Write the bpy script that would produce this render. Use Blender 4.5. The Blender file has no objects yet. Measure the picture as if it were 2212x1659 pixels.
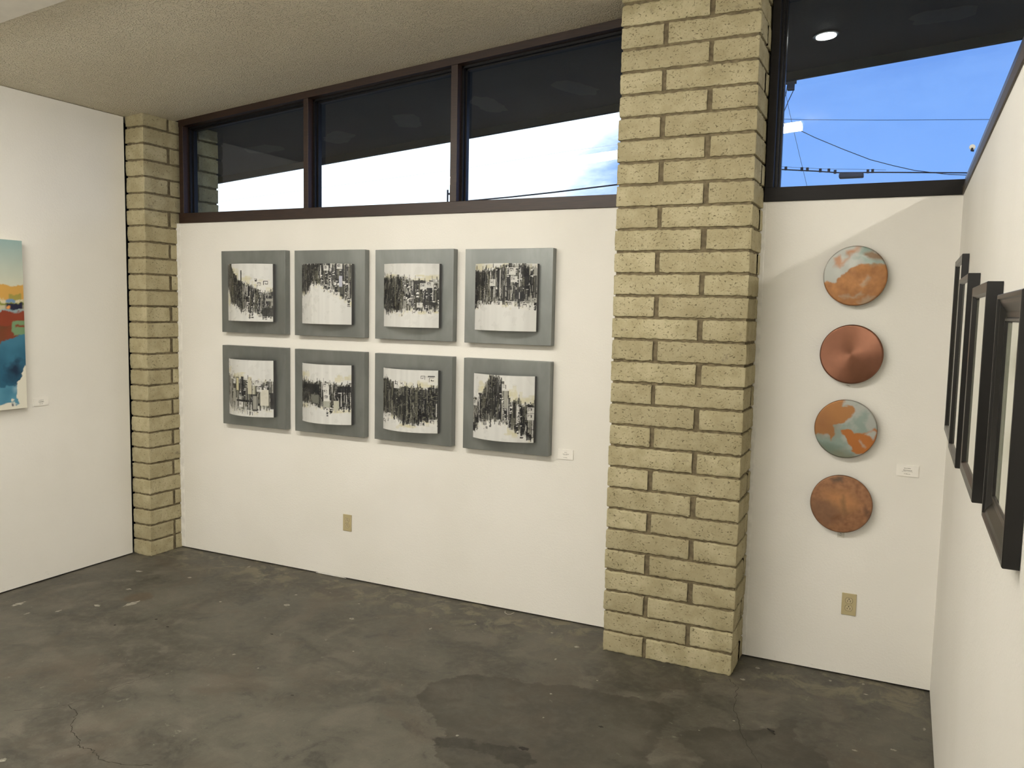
import bpy, math, random
import numpy as np
from mathutils import Vector, Matrix, noise

# ------------------------------------------------------------ camera
CAM = (-0.001454, -4.474316, 1.857501); YAW, PITCH, ROLL, FPX = 0.444816, -0.090172, 0.020144, 1776.845
scene = bpy.context.scene
COL = scene.collection
def make_camera():
    cy, sy = math.cos(YAW), math.sin(YAW); cp, sp = math.cos(PITCH), math.sin(PITCH)
    F = Vector((-sy*cp, cy*cp, sp)); R0 = Vector((cy, sy, 0)); U0 = R0.cross(F)
    cr, sr = math.cos(ROLL), math.sin(ROLL)
    R = cr*R0+sr*U0; U = -sr*R0+cr*U0
    cd = bpy.data.cameras.new('camera'); cd.sensor_width = 36; cd.sensor_fit = 'HORIZONTAL'
    cd.lens = 36*FPX/2212; cd.clip_start = .02; cd.clip_end = 500
    co = bpy.data.objects.new('camera', cd); COL.objects.link(co)
    m = Matrix(((R.x, U.x, -F.x), (R.y, U.y, -F.y), (R.z, U.z, -F.z))).to_4x4()
    m.translation = Vector(CAM); co.matrix_world = m
    scene.camera = co
make_camera()
vs = scene.view_settings
vs.view_transform = 'Standard'; vs.look = 'None'; vs.gamma = 1; vs.exposure = 0.0
vs.use_curve_mapping = False

# ------------------------------------------------------------ node helper
class NT:
    def __init__(s, tree):
        s.t = tree; s.n = tree.nodes; s.l = tree.links; s.n.clear()
    def node(s, typ, ins=None, **kw):
        nd = s.n.new(typ)
        for k, v in kw.items(): setattr(nd, k, v)
        for k, v in (ins or {}).items(): s.put(nd.inputs[k], v)
        return nd
    def put(s, sock, v):
        if isinstance(v, bpy.types.NodeSocket): s.l.new(v, sock)
        elif isinstance(v, bpy.types.Node): s.l.new(v.outputs[0], sock)
        else: sock.default_value = v
    def math(s, op, a, b=0.0, c=None, clamp=False):
        nd = s.n.new('ShaderNodeMath'); nd.operation = op; nd.use_clamp = clamp
        s.put(nd.inputs[0], a); s.put(nd.inputs[1], b)
        if c is not None: s.put(nd.inputs[2], c)
        return nd.outputs[0]
    def mr(s, v, a, b, c=0.0, d=1.0, smooth=True):
        nd = s.n.new('ShaderNodeMapRange'); nd.interpolation_type = 'SMOOTHSTEP' if smooth else 'LINEAR'
        s.put(nd.inputs[0], v)
        for i, x in enumerate((a, b, c, d)): s.put(nd.inputs[i+1], x)
        return nd.outputs[0]
    def mix(s, f, a, b, blend='MIX'):
        nd = s.n.new('ShaderNodeMix'); nd.data_type = 'RGBA'; nd.blend_type = blend
        s.put(nd.inputs[0], f); s.put(nd.inputs[6], a); s.put(nd.inputs[7], b)
        return nd.outputs[2]
    def noise(s, vec, scale, detail=4, rough=.5, dist=0.0):
        nd = s.n.new('ShaderNodeTexNoise'); s.put(nd.inputs['Vector'], vec)
        nd.inputs['Scale'].default_value = scale; nd.inputs['Detail'].default_value = detail
        nd.inputs['Roughness'].default_value = rough; nd.inputs['Distortion'].default_value = dist
        return nd.outputs[0]
    def mapping(s, vec, scale=(1, 1, 1), loc=(0, 0, 0)):
        nd = s.n.new('ShaderNodeMapping'); s.put(nd.inputs[0], vec)
        nd.inputs['Scale'].default_value = scale; nd.inputs['Location'].default_value = loc
        return nd.outputs[0]

# ------------------------------------------------------------ world: dusk sky, pale glow to the left, blue cloud to the right
def make_world():
    w = bpy.data.worlds.new('dusk_sky'); scene.world = w; w.use_nodes = True
    T = NT(w.node_tree)
    tc = T.node('ShaderNodeTexCoord').outputs['Generated']
    sep = T.node('ShaderNodeSeparateXYZ', {0: tc})
    X, Y, Z = sep.outputs
    az = T.math('ARCTAN2', X, Y)                       # 0 = straight out of the window wall, negative = left
    cl = T.noise(T.mapping(tc, (1.0, 1.0, 3.2)), 3.6, 6, .55, .4)
    cl2 = T.noise(T.mapping(tc, (1.0, 1.0, 2.4), (3, 1, 0)), 9, 5, .6, .3)
    # glow front: tilted edge, torn by noise
    e = T.math('ADD', az, T.math('MULTIPLY', T.math('SUBTRACT', cl, .5), .42))
    e = T.math('ADD', e, T.math('MULTIPLY', T.math('SUBTRACT', .23, Z), 1.3))
    e = T.math('ADD', e, T.math('MULTIPLY', T.math('SUBTRACT', cl2, .5), .12))
    glow = T.math('MULTIPLY', T.mr(e, -.185, -.305), T.mr(az, -.18, -.27))
    blue = T.mix(T.mr(cl2, .35, .68), (.125, .275, .85, 1), (.25, .46, 1.06, 1))
    blue = T.mix(T.mr(Z, .45, .12), blue, (.26, .52, 1.2, 1))
    col = T.mix(glow, blue, (1.5, 1.65, 1.9, 1))
    up = T.mr(Z, .35, .8)
    col = T.mix(up, col, (.10, .17, .36, 1))
    col = T.mix(T.mr(Z, -.02, .03), (.03, .03, .03, 1), col)
    bg = T.node('ShaderNodeBackground', {0: col, 1: 1.0})
    T.l.new(bg.outputs[0], T.node('ShaderNodeOutputWorld').inputs[0])
make_world()

# lamp strengths (fixtures are built further down)
TUBE = 55.0

# ------------------------------------------------------------ measured constants
ZC, SL, XA = 3.1796, 0.085141, -4.8625      # ceiling height at the left window corner, slope, that corner's x
XR, XL = 0.2059, -5.075
def ceil_z(x): return ZC+SL*(x-XA)
SILL = 2.44; SILLT = 2.512
XE = 3.6                                     # far side of the neighbouring bay
YB = -9.2                                    # back of the room

# ------------------------------------------------------------ mesh helpers
def tagp(o, label=None, cat=None, group=None, kind=None):
    if label: o['label'] = label
    if cat: o['category'] = cat
    if group: o['group'] = group
    if kind: o['kind'] = kind
    return o
def empty(name, loc, label=None, cat=None, group=None):
    o = bpy.data.objects.new(name, None); COL.objects.link(o); o.location = loc; o.empty_display_size = .05
    return tagp(o, label, cat, group)
class MB:
    def __init__(s): s.v = []; s.f = []; s.m = []
    def add(s, vs, fs, mi=0):
        b = len(s.v); s.v += [tuple(v) for v in vs]; s.f += [tuple(b+i for i in f) for f in fs]; s.m += [mi]*len(fs); return s
    def box(s, x0, x1, y0, y1, z0, z1, mi=0):
        vs = [(x, y, z) for x in (x0, x1) for y in (y0, y1) for z in (z0, z1)]
        return s.add(vs, [(0, 1, 3, 2), (4, 6, 7, 5), (0, 4, 5, 1), (2, 3, 7, 6), (0, 2, 6, 4), (1, 5, 7, 3)], mi)
    def slope_box(s, x0, x1, y0, y1, lo, hi, mi=0):
        """box whose bottom and top follow functions of x"""
        vs = [(x, y, fn(x)) for x in (x0, x1) for y in (y0, y1) for fn in (lo, hi)]
        return s.add(vs, [(0, 1, 3, 2), (4, 6, 7, 5), (0, 4, 5, 1), (2, 3, 7, 6), (0, 2, 6, 4), (1, 5, 7, 3)], mi)
    def tube(s, pts, r, n=8, mi=0):
        pts = [Vector(p) for p in pts]; rs = r if isinstance(r, (list, tuple)) else [r]*len(pts)
        rings = []
        for i, p in enumerate(pts):
            d = (pts[min(i+1, len(pts)-1)]-pts[max(i-1, 0)]).normalized()
            a = d.cross(Vector((0, 0, 1)))
            if a.length < 1e-3: a = d.cross(Vector((1, 0, 0)))
            a.normalize(); b = d.cross(a)
            rings.append([p+(a*math.cos(2*math.pi*k/n)+b*math.sin(2*math.pi*k/n))*rs[i] for k in range(n)])
        vs = [v for rg in rings for v in rg]
        fs = [(i*n+k, i*n+(k+1) % n, (i+1)*n+(k+1) % n, (i+1)*n+k) for i in range(len(pts)-1) for k in range(n)]
        fs += [tuple(range(n))[::-1], tuple((len(pts)-1)*n+k for k in range(n))]
        return s.add(vs, fs, mi)
    def disc(s, c, r, h, n=48, axis='z', mi=0):
        """solid disc, from c along +axis by h"""
        def P(a, rr, t):
            u, v = math.cos(a)*rr, math.sin(a)*rr
            return {'z': (c[0]+u, c[1]+v, c[2]+t), 'y': (c[0]+u, c[1]+t, c[2]+v), 'x': (c[0]+t, c[1]+u, c[2]+v)}[axis]
        vs = [P(2*math.pi*k/n, r, 0) for k in range(n)]+[P(2*math.pi*k/n, r, h) for k in range(n)]
        fs = [(k, (k+1) % n, n+(k+1) % n, n+k) for k in range(n)]+[tuple(range(n))[::-1], tuple(range(n, 2*n))]
        return s.add(vs, fs, mi)
    def build(s, name, mats, parent=None, bevel=0, seg=2, smooth=False, recalc=True):
        me = bpy.data.meshes.new(name); me.from_pydata(s.v, [], s.f)
        for m in (mats if isinstance(mats, (list, tuple)) else [mats]): me.materials.append(m)
        if any(s.m): me.polygons.foreach_set('material_index', s.m)
        me.update()
        if recalc:
            import bmesh
            bm = bmesh.new(); bm.from_mesh(me); bmesh.ops.recalc_face_normals(bm, faces=bm.faces); bm.to_mesh(me); bm.free()
        if smooth: me.polygons.foreach_set('use_smooth', [True]*len(me.polygons))
        o = bpy.data.objects.new(name, me); COL.objects.link(o)
        if parent is not None:
            o.parent = parent
            if parent.type == 'EMPTY' or parent.location.length > 0:
                o.matrix_parent_inverse = Matrix.Translation(-parent_world(parent))
        if bevel:
            b = o.modifiers.new('bevel', 'BEVEL'); b.width = bevel; b.segments = seg; b.limit_method = 'ANGLE'
            b.angle_limit = math.radians(40); b.harden_normals = False
        return o
def parent_world(p):
    v = p.location.copy()
    if p.parent: v = Vector((0, 0, 0)) if p.type != 'EMPTY' else v+parent_world(p.parent)
    return v
def struct(o): o['kind'] = 'structure'; return o

# ------------------------------------------------------------ materials
def mat(name):
    m = bpy.data.materials.new(name); m.use_nodes = True
    T = NT(m.node_tree); b = T.node('ShaderNodeBsdfPrincipled'); o = T.node('ShaderNodeOutputMaterial')
    T.l.new(b.outputs[0], o.inputs[0]); return m, T, b
def bump(T, b, h, dist, strength=1.0):
    nd = T.node('ShaderNodeBump', {'Height': h, 'Distance': dist, 'Strength': strength}); T.l.new(nd.outputs[0], b.inputs['Normal'])
def simple(name, col, rough=.5, metal=0.0, var=.08, scale=20, bumpd=0.0, spec=.5, coat=0):
    m, T, b = mat(name)
    tc = T.node('ShaderNodeTexCoord').outputs['Object']
    n = T.noise(tc, scale, 4)
    c = T.mix(T.mr(n, .3, .7), tuple(x*(1-var) for x in col)+(1,), tuple(min(1, x*(1+var)) for x in col)+(1,))
    T.put(b.inputs['Base Color'], c); b.inputs['Roughness'].default_value = rough; b.inputs['Metallic'].default_value = metal
    b.inputs['Specular IOR Level'].default_value = spec; b.inputs['Coat Weight'].default_value = coat
    if bumpd: bump(T, b, T.noise(tc, scale*4, 3), bumpd)
    return m
def wall_mat():
    m, T, b = mat('painted_drywall')
    g = T.node('ShaderNodeNewGeometry').outputs['Position']
    big = T.noise(g, 1.3, 3); sm = T.noise(g, 85, 3, .55); sm2 = T.noise(g, 170, 2)
    c = T.mix(T.mr(big, .35, .65), (.80, .775, .715, 1), (.835, .81, .755, 1))
    # scuffs low on the wall
    z = T.node('ShaderNodeSeparateXYZ', {0: g}).outputs[2]
    sc = T.math('MULTIPLY', T.mr(T.noise(T.mapping(g, (1, 1, 4)), 16, 5, .7), .60, .72), T.mr(z, .16, .0))
    c = T.mix(T.math('MULTIPLY', sc, .35), c, (.45, .42, .37, 1))
    T.put(b.inputs['Base Color'], c); b.inputs['Roughness'].default_value = .62; b.inputs['Specular IOR Level'].default_value = .35
    h = T.math('ADD', T.math('MULTIPLY', T.mr(sm, .42, .62), .8), T.math('MULTIPLY', sm2, .3))
    bump(T, b, h, .0006, .45); return m
def popcorn_mat():
    m, T, b = mat('popcorn_ceiling')
    g = T.node('ShaderNodeNewGeometry').outputs['Position']
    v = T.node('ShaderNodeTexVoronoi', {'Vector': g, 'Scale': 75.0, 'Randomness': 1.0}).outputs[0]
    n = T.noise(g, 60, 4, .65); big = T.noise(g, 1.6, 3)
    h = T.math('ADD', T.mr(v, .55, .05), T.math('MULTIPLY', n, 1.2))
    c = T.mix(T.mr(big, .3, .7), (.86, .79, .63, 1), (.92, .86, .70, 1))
    c = T.mix(T.mr(h, .7, 1.4), T.mix(.42, c, (.52, .45, .32, 1)), c)  # hollows between bumps coloured darker, standing in for their self-shadow
    T.put(b.inputs['Base Color'], c); b.inputs['Roughness'].default_value = .75
    bump(T, b, h, .0075, 1.0); return m
def floor_mat():
    m, T, b = mat('stained_concrete')
    g = T.node('ShaderNodeNewGeometry').outputs['Position']
    gs = T.mapping(g, (1, 1, 1))
    n1 = T.noise(gs, 1.4, 6, .6, .5); n2 = T.noise(gs, 5.5, 6, .65, .6); n3 = T.noise(gs, 24, 5, .6); n4 = T.noise(gs, 110, 3)
    c = T.mix(T.mr(n1, .32, .68), (.060, .054, .042, 1), (.102, .095, .075, 1))
    c = T.mix(T.math('MULTIPLY', T.mr(n2, .46, .66), .75), c, (.140, .124, .100, 1))
    c = T.mix(T.math('MULTIPLY', T.mr(n2, .46, .34), .8), c, (.044, .041, .034, 1))
    c = T.mix(T.math('MULTIPLY', T.mr(n3, .45, .62), .22), c, (.14, .13, .105, 1))
    # brownish areas
    n5 = T.noise(T.mapping(g, (1, 1, 1), (7, 3, 0)), 2.1, 5, .6, .8)
    c = T.mix(T.math('MULTIPLY', T.mr(n5, .52, .70), .45), c, (.095, .073, .052, 1))
    # pale ochre residue near the walls and pillar
    sepp = T.node('ShaderNodeSeparateXYZ', {0: g})
    near = T.mr(sepp.outputs[1], -.55, -.1)
    n6 = T.noise(T.mapping(g, (1, 1, 1), (1, 9, 0)), 7.0, 6, .7, .6)
    c = T.mix(T.math('MULTIPLY', T.math('MULTIPLY', T.mr(n6, .47, .62), near), .9), c, (.175, .155, .105, 1))
    n7 = T.noise(T.mapping(g, (1, 1, 1), (4, 2, 0)), 16.0, 5, .7, .8)
    c = T.mix(T.math('MULTIPLY', T.mr(n7, .655, .70), .6), c, (.21, .20, .165, 1))
    # drawn stains (signed distance stored on the mesh)
    for nm, dark, ring, k in (('stain', (.040, .036, .027, 1), .45, .55), ('puddle', (.023, .020, .015, 1), .15, .75)):
        a = T.node('ShaderNodeAttribute', attribute_name=nm).outputs['Fac']
        a = T.math('ADD', a, T.math('MULTIPLY', T.math('SUBTRACT', T.noise(g, 11, 6, .65), .5), .16))
        inside = T.mr(a, .006, -.010)
        edge = T.math('MULTIPLY', inside, T.mr(a, -.11, -.015))
        mott = T.mr(T.noise(g, 6, 6, .65, .7), .34, .62)
        f = T.math('ADD', T.math('MULTIPLY', inside, T.math('MULTIPLY', T.math('SUBTRACT', 1.0, T.math('MULTIPLY', mott, .5)), k)), T.math('MULTIPLY', edge, ring*.5), clamp=True)
        c = T.mix(f, c, dark)
    a = T.node('ShaderNodeAttribute', attribute_name='rust').outputs['Fac']
    a = T.math('ADD', a, T.math('MULTIPLY', T.math('SUBTRACT', T.noise(g, 14, 4), .5), .06))
    c = T.mix(T.math('MULTIPLY', T.mr(a, .02, -.03), .6), c, (.095, .065, .037, 1))
    # small dark pits
    v = T.noise(g, 60, 2, .4)
    c = T.mix(T.math('MULTIPLY', T.mr(v, .74, .78), .6), c, (.025, .021, .016, 1))
    c = T.mix(T.math('MULTIPLY', T.mr(n4, .3, .7), .12), c, (.05, .046, .036, 1))
    T.put(b.inputs['Base Color'], c)
    T.put(b.inputs['Roughness'], T.mr(n2, .3, .7, .50, .68)); b.inputs['Specular IOR Level'].default_value = .35
    bump(T, b, T.math('ADD', n3, T.math('MULTIPLY', n4, .5)), .0015, .5); return m
def block_mat():
    m, T, b = mat('tan_slump_block')
    g = T.node('ShaderNodeNewGeometry').outputs['Position']
    rnd = T.node('ShaderNodeAttribute', attribute_name='tone').outputs['Fac']
    n1 = T.noise(g, 9, 5, .6); n2 = T.noise(g, 45, 5, .7)
    c = T.mix(T.mr(n1, .3, .7), (.385, .336, .200, 1), (.525, .470, .305, 1))
    c = T.mix(rnd, T.mix(.5, c, (.30, .255, .15, 1)), c)
    pit = T.mr(T.noise(T.mapping(g, (1, 1, 1.5)), 88, 3, .62, .6), .61, .68)
    c = T.mix(T.math('MULTIPLY', pit, .72), c, (.085, .065, .035, 1))
    c = T.mix(T.math('MULTIPLY', T.mr(n2, .55, .75), .35), c, (.24, .19, .10, 1))
    grime = T.mr(T.noise(T.mapping(g, (1, 1, 1), (3, 3, 3)), 14, 5, .7), .62, .75)
    c = T.mix(T.math('MULTIPLY', grime, .6), c, (.17, .15, .11, 1))
    T.put(b.inputs['Base Color'], c); b.inputs['Roughness'].default_value = .85; b.inputs['Specular IOR Level'].default_value = .25
    h = T.math('SUBTRACT', T.math('ADD', T.math('MULTIPLY', n2, .9), T.math('MULTIPLY', n1, .7)), T.math('MULTIPLY', pit, 1.0))
    bump(T, b, h, .004, .8); return m
def wood_mat(name, dark, light, rough=.4, spec=.5, coat=0):
    m, T, b = mat(name)
    tc = T.node('ShaderNodeTexCoord').outputs['Object']
    n = T.noise(T.mapping(tc, (3, 30, 60)), 3, 5, .6, .4)
    T.put(b.inputs['Base Color'], T.mix(T.mr(n, .3, .7), dark+(1,), light+(1,)))
    b.inputs['Roughness'].default_value = rough; b.inputs['Specular IOR Level'].default_value = spec; b.inputs['Coat Weight'].default_value = coat
    return m
def attr_mat(name, rough=.3, metal=0.0, spec=.5, coat=0.0, brush=0):
    m, T, b = mat(name)
    c = T.node('ShaderNodeAttribute', attribute_name='paint').outputs['Color']
    T.put(b.inputs['Base Color'], c); b.inputs['Roughness'].default_value = rough; b.inputs['Metallic'].default_value = metal
    b.inputs['Specular IOR Level'].default_value = spec; b.inputs['Coat Weight'].default_value = coat; b.inputs['Coat Roughness'].default_value = .08
    if brush:
        tc = T.node('ShaderNodeTexCoord').outputs['Object']
        T.put(b.inputs['Roughness'], T.mr(T.noise(tc, 18, 4), .3, .7, rough-.08, rough+.1))
    return m
def alu_mat():
    m, T, b = mat('brushed_grey_aluminium')
    g = T.node('ShaderNodeNewGeometry').outputs['Position']
    n = T.noise(T.mapping(g, (260, 260, 3)), 1, 3); big = T.noise(T.mapping(g, (6, 6, 2.4)), 1, 4, .6, .5)
    c = T.mix(T.mr(big, .3, .7), (.20, .212, .208, 1), (.258, .272, .266, 1))
    c = T.mix(T.math('MULTIPLY', T.mr(n, .3, .7), .2), c, (.28, .285, .27, 1))
    T.put(b.inputs['Base Color'], c); b.inputs['Metallic'].default_value = .9
    T.put(b.inputs['Roughness'], T.mr(n, .3, .7, .38, .5)); bump(T, b, n, .0002, .5); return m
def glass_mat(name='window_glass', tint=(.93, .96, .95), refl=1.0):
    m = bpy.data.materials.new(name); m.use_nodes = True; T = NT(m.node_tree)
    g = T.node('ShaderNodeNewGeometry').outputs['Position']
    f = T.node('ShaderNodeFresnel', {'IOR': 1.52}).outputs[0]
    bk = T.node('ShaderNodeNewGeometry').outputs['Backfacing']
    f = T.math('MULTIPLY', T.math('MULTIPLY', f, 1.55*refl, clamp=True), T.math('SUBTRACT', 1.0, bk))
    tr = T.node('ShaderNodeBsdfTransparent', {0: tint+(1,)})
    gl = T.node('ShaderNodeBsdfGlossy', {'Color': (1, 1, 1, 1), 'Roughness': .01})
    mx = T.node('ShaderNodeMixShader', {0: f, 1: tr.outputs[0], 2: gl.outputs[0]})
    T.l.new(mx.outputs[0], T.node('ShaderNodeOutputMaterial').inputs[0]); return m
def emit_mat(name, col, st):
    m = bpy.data.materials.new(name); m.use_nodes = True; T = NT(m.node_tree)
    e = T.node('ShaderNodeEmission', {0: col+(1,), 1: st}); T.l.new(e.outputs[0], T.node('ShaderNodeOutputMaterial').inputs[0]); return m
def soffit_mat():
    m, T, b = mat('dark_soffit_paint')
    g = T.node('ShaderNodeNewGeometry').outputs['Position']
    c = T.mix(T.mr(T.noise(g, 3, 4), .3, .7), (.026, .038, .052, 1), (.034, .048, .064, 1))
    T.put(b.inputs['Base Color'], c); b.inputs['Roughness'].default_value = .7; b.inputs['Specular IOR Level'].default_value = .2; return m
M = dict(wall=wall_mat(), pop=popcorn_mat(), floor=floor_mat(), block=block_mat(), alu=alu_mat(), glass=glass_mat(),
    fglass=glass_mat('picture_glass', (.95, .97, .96), .8), soffit=soffit_mat(),
    smooth_ceiling=simple('smooth_ceiling_paint', (.74, .70, .62), .6, var=.03),
    mortar=simple('grey_brown_mortar', (.17, .138, .083), .9, var=.25, scale=40, bumpd=.002, spec=.2),
    wood=wood_mat('brown_stained_wood', (.014, .0058, .003), (.033, .0135, .007), .45),
    shadewood=wood_mat('shaded_brown_wood', (.0045, .0032, .0028), (.008, .006, .005), .5, spec=.25),  # frame wood with the right window's unlit look put into its colour
    stop=wood_mat('dark_glazing_stop', (.003, .0025, .003), (.007, .006, .006), .4, spec=.3),
    cap=wood_mat('brown_cap_wood', (.055, .040, .025), (.085, .062, .038), .5, spec=.3), capg=wood_mat('glossy_cap_wood', (.02, .015, .012), (.03, .022, .018), .33, spec=.5),
    dark=simple('gap_shade', (.008, .007, .006), .9), black=simple('black_frame_wood', (.004, .0033, .003), .30, spec=.4, coat=.0),  # dark: shade of the wall gaps put in as near-black colour
    ivory=simple('ivory_mat_board', (.78, .74, .60), .7, var=.03), almond=simple('almond_plastic', (.47, .395, .225), .38, var=.03),
    almond2=simple('almond_receptacle', (.52, .44, .27), .38, var=.03),
    slot=simple('dark_slot', (.02, .014, .007), .6), card=simple('white_card', (.86, .83, .77), .6, var=.02), ink=simple('grey_ink', (.22, .20, .17), .7),
    canvas=simple('canvas_side', (.74, .70, .58), .75, var=.04), art=attr_mat('resin_print', .32, spec=.4, brush=1), paint=attr_mat('canvas_paint', .55, spec=.3),
    copper=attr_mat('patinated_copper', .42, metal=.35, brush=1), rim=simple('dark_copper_rim', (.10, .05, .03), .35, metal=.8),
    steel=simple('grey_edge_metal', (.13, .128, .125), .4, metal=.5), white=simple('white_enamel', (.8, .8, .78), .4),
    wire=simple('black_cable', (.02, .025, .04), .7), speck=simple('pale_paint', (.27, .255, .21), .7, var=.3, scale=60), crackm=simple('crack_dark', (.030, .026, .019), .9),
    tube=emit_mat('lit_diffuser', (1.0, .962, .875), TUBE), soffit_lamp=emit_mat('lit_soffit_lens', (1.0, .97, .92), 14.0),
    twig=simple('dark_twig', (.02, .016, .012), .8), thread=simple('pale_thread', (.6, .56, .47), .8), patch=simple('grey_patching', (.055, .065, .075), .7, var=.1),
    plaster=simple('paint_lip', (.80, .78, .73), .6))

# ------------------------------------------------------------ signed distance to polygons (for the floor stains)
def sdf(poly, X, Y):
    P = np.array(poly); d = np.full(X.shape, 1e9); ins = np.zeros(X.shape, bool)
    for i in range(len(P)):
        a = P[i]; b = P[(i+1) % len(P)]; e = b-a
        wx, wy = X-a[0], Y-a[1]; t = np.clip((wx*e[0]+wy*e[1])/(e@e), 0, 1)
        d = np.minimum(d, np.hypot(wx-e[0]*t, wy-e[1]*t))
        c = (a[1] > Y) != (b[1] > Y)
        with np.errstate(divide='ignore', invalid='ignore'):
            xi = (b[0]-a[0])*(Y-a[1])/(b[1]-a[1]+1e-12)+a[0]
        ins ^= c & (X < xi)
    return np.where(ins, -d, d)
STAIN1 = [(-2.022, -1.209), (-2.047, -1.083), (-1.94, -.919), (-1.792, -.846), (-1.588, -.838), (-1.415, -.775), (-1.218, -.782), (-1.07, -.731), (-.925, -.76), (-.863, -.853), (-.879, -1.048), (-.869, -1.193), (-.837, -1.373), (-.9, -1.9), (-1.4, -1.95), (-1.539, -1.739), (-1.649, -1.662), (-1.721, -1.598), (-1.733, -1.54), (-1.738, -1.432), (-1.876, -1.363), (-1.984, -1.269)]
STAIN2 = [(-.834, -1.024), (-.791, -.948), (-.704, -.874), (-.59, -.828), (-.498, -.77), (-.43, -.72), (-.42, -.60), (-.35, -.62), (-.343, -.811), (-.256, -.822), (-.192, -.92), (-.166, -1.023), (-.18, -1.4), (-.60, -1.45), (-.662, -1.282), (-.664, -1.147), (-.778, -1.083)]
PUDDLE = [(-1.75, -1.53), (-1.672, -1.465), (-1.544, -1.458), (-1.424, -1.42), (-1.356, -1.428), (-1.26, -1.50), (-1.30, -1.57), (-1.404, -1.543), (-1.50, -1.54), (-1.60, -1.53), (-1.70, -1.60)]
def make_floor():
    xs = np.concatenate([[-9.5, -7], np.arange(-5.3, .5, .016), [1.5, XE+.3]])
    ys = np.concatenate([[YB-.2, -7, -5], np.arange(-3.6, .16, .016), [.4, .7]])
    X, Y = np.meshgrid(xs, ys); nx, ny = len(xs), len(ys)
    V = np.stack([X.ravel(), Y.ravel(), np.zeros(X.size)], 1)
    i = np.arange(nx*ny).reshape(ny, nx)
    Fc = np.stack([i[:-1, :-1].ravel(), i[:-1, 1:].ravel(), i[1:, 1:].ravel(), i[1:, :-1].ravel()], 1)
    me = bpy.data.meshes.new('floor'); me.from_pydata(V.tolist(), [], Fc.tolist()); me.materials.append(M['floor'])
    for nm, val in (('stain', np.minimum(sdf(STAIN1, X, Y), sdf(STAIN2, X, Y))), ('puddle', sdf(PUDDLE, X, Y)),
                    ('rust', np.hypot((X+4.28)/1.0, (Y+.92)/1.0)-.09)):
        a = me.attributes.new(nm, 'FLOAT', 'POINT'); a.data.foreach_set('value', np.clip(val, -.5, .5).astype(np.float32).ravel())
    o = bpy.data.objects.new('floor', me); COL.objects.link(o); struct(o)
    # cracks: thin ribbons lying in the surface
    rng = random.Random(4)
    cr = [[(-3.298, -1.632), (-3.326, -1.747), (-3.35, -1.833), (-3.355, -1.954), (-3.398, -2.054), (-3.448, -2.121), (-3.555, -2.202)],
          [(-3.389, -2.049), (-3.279, -2.095), (-3.221, -2.167), (-3.162, -2.204), (-3.068, -2.241), (-3.025, -2.273), (-2.952, -2.264), (-2.866, -2.298), (-2.749, -2.284), (-2.64, -2.231)],
          [(-.712, -.33), (-.663, -.404), (-.648, -.534), (-.622, -.676), (-.567, -.839), (-.51, -.963), (-.436, -1.103)]]
    for li, pl in enumerate(cr):
        pts = []
        for a, b in zip(pl[:-1], pl[1:]):
            n = 7
            for k in range(n):
                t = k/n; pts.append((a[0]+(b[0]-a[0])*t+rng.uniform(-.007, .007), a[1]+(b[1]-a[1])*t+rng.uniform(-.007, .007)))
        pts.append(pl[-1]); mb = MB(); vs_ = []
        for k, p in enumerate(pts):
            q = pts[min(k+1, len(pts)-1)]; r = pts[max(k-1, 0)]; dx, dy = q[0]-r[0], q[1]-r[1]; L = math.hypot(dx, dy) or 1
            w = rng.uniform(.0005, .0016) if li != 1 else rng.uniform(.0008, .0024)
            vs_ += [(p[0]-dy/L*w, p[1]+dx/L*w, .0006), (p[0]+dy/L*w, p[1]-dx/L*w, .0006)]
        mb.add(vs_, [(2*k, 2*k+1, 2*k+3, 2*k+2) for k in range(len(pts)-1)]); mb.build('crack', M['crackm'], o)
    specks = [(-4.811, -1.347, .045), (-4.379, -1.137, .03), (-4.223, -1.015, .05), (-4.498, -1.309, .02), (-4.457, -.846, .022), (-3.377, -.58, .028), (-3.13, -1.283, .014), (-4.295, -.492, .02), (-2.888, -.575, .02), (-2.398, -.481, .014),
              (-1.46, -.905, .010), (-1.669, -1.459, .011), (-1.399, -1.136, .008), (-1.593, -.525, .012), (-.613, -.755, .007), (-.097, -.06, .012), (-.08, -.178, .012), (.175, -.429, .014), (-3.202, -2.482, .02), (-4.12, -.12, .016), (-4.702, -.56, .03),
              (-1.309, -.661, .007), (-.735, -.918, .005), (-3.776, -.733, .012), (-3.448, -.41, .012), (-.607, -.12, .018), (-.652, -.298, .016), (.052, -.69, .014), (-.10, -.774, .014), (-3.0, -.35, .01), (-2.2, -.30, .01), (-1.75, -.2, .012), (-4.62, -1.42, .018), (-1.55, -.32, .02), (-.25, -.10, .012), (-2.6, -.95, .008), (-2.9, -1.35, .008)]
    for x, y, r in specks:
        r *= .72; n = 22; ph = rng.random()*6; el = rng.uniform(.6, 1.4)
        vs_ = [(x, y, .0008)]+[(x+math.cos(6.2832*k/n)*r*el*(1+rng.uniform(-.45, .25)), y+math.sin(6.2832*k/n)*r/el*(1+rng.uniform(-.45, .25)), .0005) for k in range(n)]
        MB().add(vs_, [(0, 1+k, 1+(k+1) % n) for k in range(n)]).build('paint_speck', M['speck'], o)
    for x, y, r in [(-1.137, -1.093, .011), (-3.887, -1.127, .011), (-3.738, -1.176, .010), (-3.144, -.977, .010), (-1.365, -1.42, .022), (-4.02, -1.3, .009), (-2.55, -1.5, .008)]:
        n = 12
        MB().add([(x, y, .0009)]+[(x+math.cos(6.2832*k/n)*r*rng.uniform(.6, 1.3), y+math.sin(6.2832*k/n)*r*rng.uniform(.4, .9), .0005) for k in range(n)], [(0, 1+k, 1+(k+1) % n) for k in range(n)]).build('dark_spot', M['twig'], o)
make_floor()

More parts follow.
